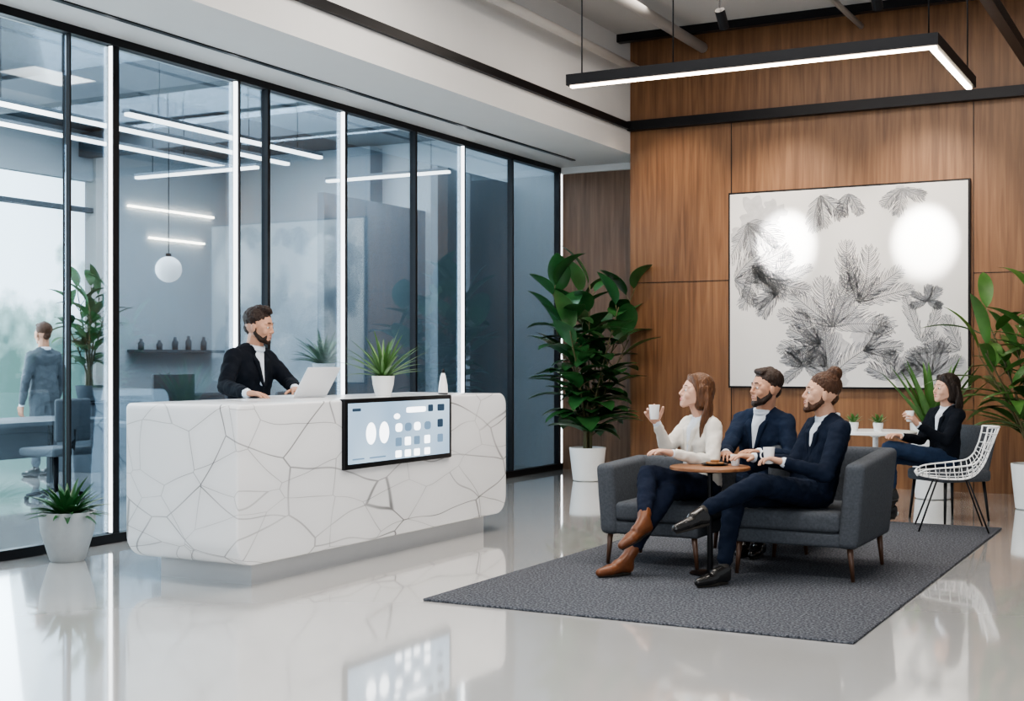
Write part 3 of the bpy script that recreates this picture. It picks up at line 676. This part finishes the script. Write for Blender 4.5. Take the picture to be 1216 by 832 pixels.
person('seated_woman',dict(pel=(-3.06,8.40,.53),chest=(-3.065,8.39,.84),neck=(-3.055,8.39,1.0),head=(-3.085,8.335,1.155),
 elL=(-2.90,8.16,.71),wrL=(-3.08,7.98,.765),elR=(-3.27,8.28,.77),wrR=(-3.285,8.17,.935),
 hipL=(-2.995,8.33,.52),hipR=(-3.13,8.44,.52),kL=(-3.24,7.88,.635),aL=(-3.16,7.62,.36),tL=(-3.27,7.43,.27),kR=(-3.12,7.93,.53),aR=(-3.30,7.67,.11),tR=(-3.42,7.47,.03),upL=(-.1,-.3,.9)),
 (-.6,-.8),(-.78,-.62),12,1.08,M['skinw'],M['hairwm'],'long',M['blazer'],M['jeans'],M['shoebr'],.90,smile=True,boot=True,
 hands=((None,(0,0,-1),(-.5,.5,0),20),((-.25,-.55,.8),(.55,-.75,-.1),(0,.3,1),30)),lw=.95)
cup((-3.265,8.055,.985),.036,.095)
person('seated_woman',dict(pel=(-2.08,11.72,.53),chest=(-2.06,11.71,.815),neck=(-2.045,11.72,.97),head=(-2.06,11.675,1.125),
 elL=(-2.02,11.46,.69),wrL=(-2.20,11.33,.82),elR=(-2.27,11.70,.68),wrR=(-2.38,11.50,.72),
 hipL=(-2.03,11.63,.52),hipR=(-2.14,11.78,.52),kL=(-2.47,11.38,.63),aL=(-2.42,11.25,.26),tL=(-2.55,11.1,.2),kR=(-2.53,11.50,.55),aR=(-2.46,11.42,.10),tR=(-2.62,11.32,.03),upL=(-.3,-.2,.9)),
 (-.65,-.76),(-.74,-.67),5,1.1,M['skinw'],M['hairdk'],'longdark',M['suitbk'],M['jeansb'],M['shoebk'],.90,smile=True,
 hands=(((-.3,-.5,.6),(-.5,.0,-.1),(0,0,1),32),(None,(0,0,-1),(.3,-.6,0),20)),lw=.9)
cup((-2.275,11.27,.86),.036,.09)
RZ=0
person('receptionist',dict(pel=(-6.44,7.80,.95),chest=(-6.41,7.77,1.30),neck=(-6.375,7.78,1.465),head=(-6.325,7.785,1.622),
 elL=(-6.20,7.99,1.20),wrL=(-5.98,7.76,1.165),elR=(-6.33,7.40,1.18),wrR=(-6.02,7.25,1.145),
 hipL=(-6.42,7.92,.92),hipR=(-6.42,7.72,.92),kL=(-6.40,7.93,.50),aL=(-6.42,7.93,.10),tL=(-6.2,7.95,.03),kR=(-6.40,7.70,.50),aR=(-6.42,7.70,.10),tR=(-6.2,7.68,.03)),
 (.9,.05),(.96,.24),-6,1.15,M['skin'],M['hairbk'],'curly',M['suitbk'],M['suitbk'],M['shoebk'],1.13,beard=.9,smile=True,
 hands=(((.7,-.7,-.1),(0,0,-1),(0,-1,0),15),((.9,.1,-.05),(0,0,-1),(0,1,0),12)))
person('businessman',dict(pel=(-12.2,11.05,.95),chest=(-12.2,11.05,1.33),neck=(-12.2,11.05,1.50),head=(-12.22,11.05,1.68),
 elL=(-12.2,10.78,1.13),wrL=(-12.28,10.80,.88),elR=(-12.2,11.32,1.13),wrR=(-12.28,11.30,.88),
 hipL=(-12.2,10.95,.93),hipR=(-12.2,11.15,.93),kL=(-12.2,10.94,.50),aL=(-12.2,10.93,.10),tL=(-12.4,10.93,.03),kR=(-12.2,11.16,.50),aR=(-12.2,11.17,.10),tR=(-12.4,11.17,.03)),
 (-1,0),(-1,.1),0,1.1,M['skin'],M['hairbr'],'short',M['offdark'],M['offdark'],M['shoebk'],1.05,
 hands=((None,(0,1,0),(-1,0,0),20),(None,(0,-1,0),(-1,0,0),20)))
# ------------------------------------------------------------ far lounge furniture
g=group('upholstered_chair',(-2.05,11.8,0));Mx=Matrix.Translation((-2.05,11.78,0))@Matrix.Rotation(math.atan2(-.76,-.65),4,'Z')
bm=bmesh.new();bbox(bm,-.25,.25,-.25,.25,.34,.44);bmesh.ops.transform(bm,matrix=Mx,verts=bm.verts[:]);finish(bm,'seat',M['fabric'],g,bevel=.03,auto=True)
bm=bmesh.new();hull(bm,[(Mx@V(p),.03) for p in((-.22,-.2,.42),(-.22,.2,.42),(-.30,-.22,.78),(-.30,.22,.78))]);finish(bm,'backrest',M['fabric'],g,voxel=.012,sm=2)
bm=bmesh.new()
for x in(-.2,.2):
    for y in(-.2,.2):sweep(bm,[Mx@V((x*1.15,y*1.15,0)),Mx@V((x,y,.35))],[.01,.015])
finish(bm,'legs',M['black'],g)
g=group('wire_chair',(-1.9,11.05,0));Mx=Matrix.Translation((-1.90,11.02,0))@Matrix.Rotation(math.atan2(-.25,-.97),4,'Z')
prof=smoothpts([(.27,.0,.455),(.2,0,.43),(.0,0,.41),(-.15,0,.43),(-.24,0,.52),(-.30,0,.66),(-.37,0,.84)],4);K=len(prof)-1
def WS(a,t):
    i=t*K;j=min(int(i),K-1);p=prof[j].lerp(prof[j+1],i-j);hw=.19+.09*math.sin(math.pi*min(1,t*1.05))
    lift=(abs(a)**2.2)
    return Mx@(p+V((0,a*hw,0))+Z*(.13*math.sin(math.pi*min(1,t*1.15)))*lift+V((.10*max(0,(t-.45)),0,0))*lift*2)
bm=bmesh.new()
for a in[-1+.2*i for i in range(11)]:sweep(bm,[WS(a,i/24) for i in range(25)],.0035 if abs(a)<.95 else .007,6)
for i in range(17):
    t=i/16;sweep(bm,[WS(-1+.1*k,t) for k in range(21)],.0035 if 0<i<16 else .007,6)
finish(bm,'wire_shell',M['white'],g)
bm=bmesh.new()
for x,y in((.24,.22),(.24,-.22),(-.24,.22),(-.24,-.22)):
    sweep(bm,[Mx@V((x*1.1,y*1.1,.014)),Mx@V((x*.5,y*.7,.415))],.007,8)
sweep(bm,[Mx@V((.12,.154,.415)),Mx@V((.12,-.154,.415))],.006);sweep(bm,[Mx@V((-.12,.154,.415)),Mx@V((-.12,-.154,.415))],.006)
finish(bm,'wire_legs',M['black'],g)
g=group('round_table',(-2.72,11.98,0));bm=bmesh.new();lathe(bm,[(.34,.71),(.36,.715),(.36,.735),(.34,.74)],(-2.72,11.98,0),40);lathe(bm,[(.2,0),(.2,.012),(.025,.03),(.025,.68),(.1,.71)],(-2.72,11.98,0),24);finish(bm,'table_body',M['white'],g,auto=True)
for i,(x,y) in enumerate(((-2.88,11.83),(-2.66,11.82))):
    g=group('succulent_in_glass',(x,y,.74));bm=bmesh.new();lathe(bm,[(.035,0),(.045,.06),(.045,.08),(.04,.08),(.032,.01)],(x,y,.74),20);finish(bm,'cup',M['white'],g,auto=True)
    bm=bmesh.new()
    for k in range(16):
        a=k*2.4;t=.2+.06*k;leaf(bm,(x,y,.80),(math.cos(a)*math.sin(t),math.sin(a)*math.sin(t),math.cos(t)),.11,.025,.2,4)
    finish(bm,'leaves',M['leafl'],g)
# ------------------------------------------------------------ LIGHTS
def area(name,loc,target,sx,sy,p,c=(1,1,1)):
    l=bpy.data.lights.new(name,'AREA');l.shape='RECTANGLE';l.size=sx;l.size_y=sy;l.energy=p;l.color=c
    o=bpy.data.objects.new(name,l);col.objects.link(o);o.location=loc;o.rotation_euler=(V(target)-V(loc)).to_track_quat('-Z','Y').to_euler();return o
def spot(name,loc,target,p,ang,c=(1,.93,.84),blend=.4,rad=.04):
    l=bpy.data.lights.new(name,'SPOT');l.energy=p;l.spot_size=math.radians(ang);l.spot_blend=blend;l.color=c;l.shadow_soft_size=rad
    o=bpy.data.objects.new(name,l);col.objects.link(o);o.location=loc;o.rotation_euler=(V(target)-V(loc)).to_track_quat('-Z','Y').to_euler()
area('overhead_fill',(-3.2,4.5,5.0),(-3.2,4.5,0),4,1.2,190,(1,.96,.91))  # added soft overhead fills, out of view, no panel fixtures modelled
area('overhead_fill',(-3.2,8.5,5.0),(-3.2,8.5,0),4,1.2,200,(1,.93,.85))
area('overhead_fill',(-3.2,12,5.0),(-3.2,12,0),4,1.0,75,(1,.89,.78))
area('camera_side_fill',(2.5,-4,3.0),(-4,8,.8),6,3.5,400,(.93,.965,1))  # unseen cool fill added behind the camera, no entrance modelled
area('office_light',(-10.2,8,4.3),(-10.2,8,0),4,8,430,(.91,.96,1))
area('office_light',(-9.8,13.2,4.3),(-9.8,13.4,0),4,2.5,270,(.91,.96,1))
area('window_daylight',(-12.9,7.5,2.2),(-5,8,1),8,3,420,(.88,.95,1))
for x,z in((-4.21,2.66),(-2.72,2.64)):
    spot('art_spot',(x,12.0,3.95),(x,14.24,z),3000,17,blend=.75,c=(1,.95,.88))
    spot('art_spot',(x,12.45,4.7),(x,14.24,z),420,52,blend=1,c=(1,.85,.68))
spot('wall_wash',(-5.5,13.2,4.9),(-5.5,14.3,2.2),170,60,(1,.8,.6),.8)
w=bpy.data.worlds.new('World');sc.world=w;w.use_nodes=True;bg=w.node_tree.nodes['Background'];bg.inputs[0].default_value=(.82,.86,.9,1);bg.inputs[1].default_value=.45
sc.view_settings.exposure=.3
try: sc.view_settings.look='AgX - Medium High Contrast'
except Exception: pass
# ------------------------------------------------------------ CAMERA
cd=bpy.data.cameras.new('Camera');cam=bpy.data.objects.new('Camera',cd);col.objects.link(cam)
cam.location=(0,0,1.37);cam.rotation_euler=(math.radians(90),0,math.radians(28.24));cd.sensor_width=36
cd.lens=46.24;cd.shift_y=12/1216
sc.camera=cam
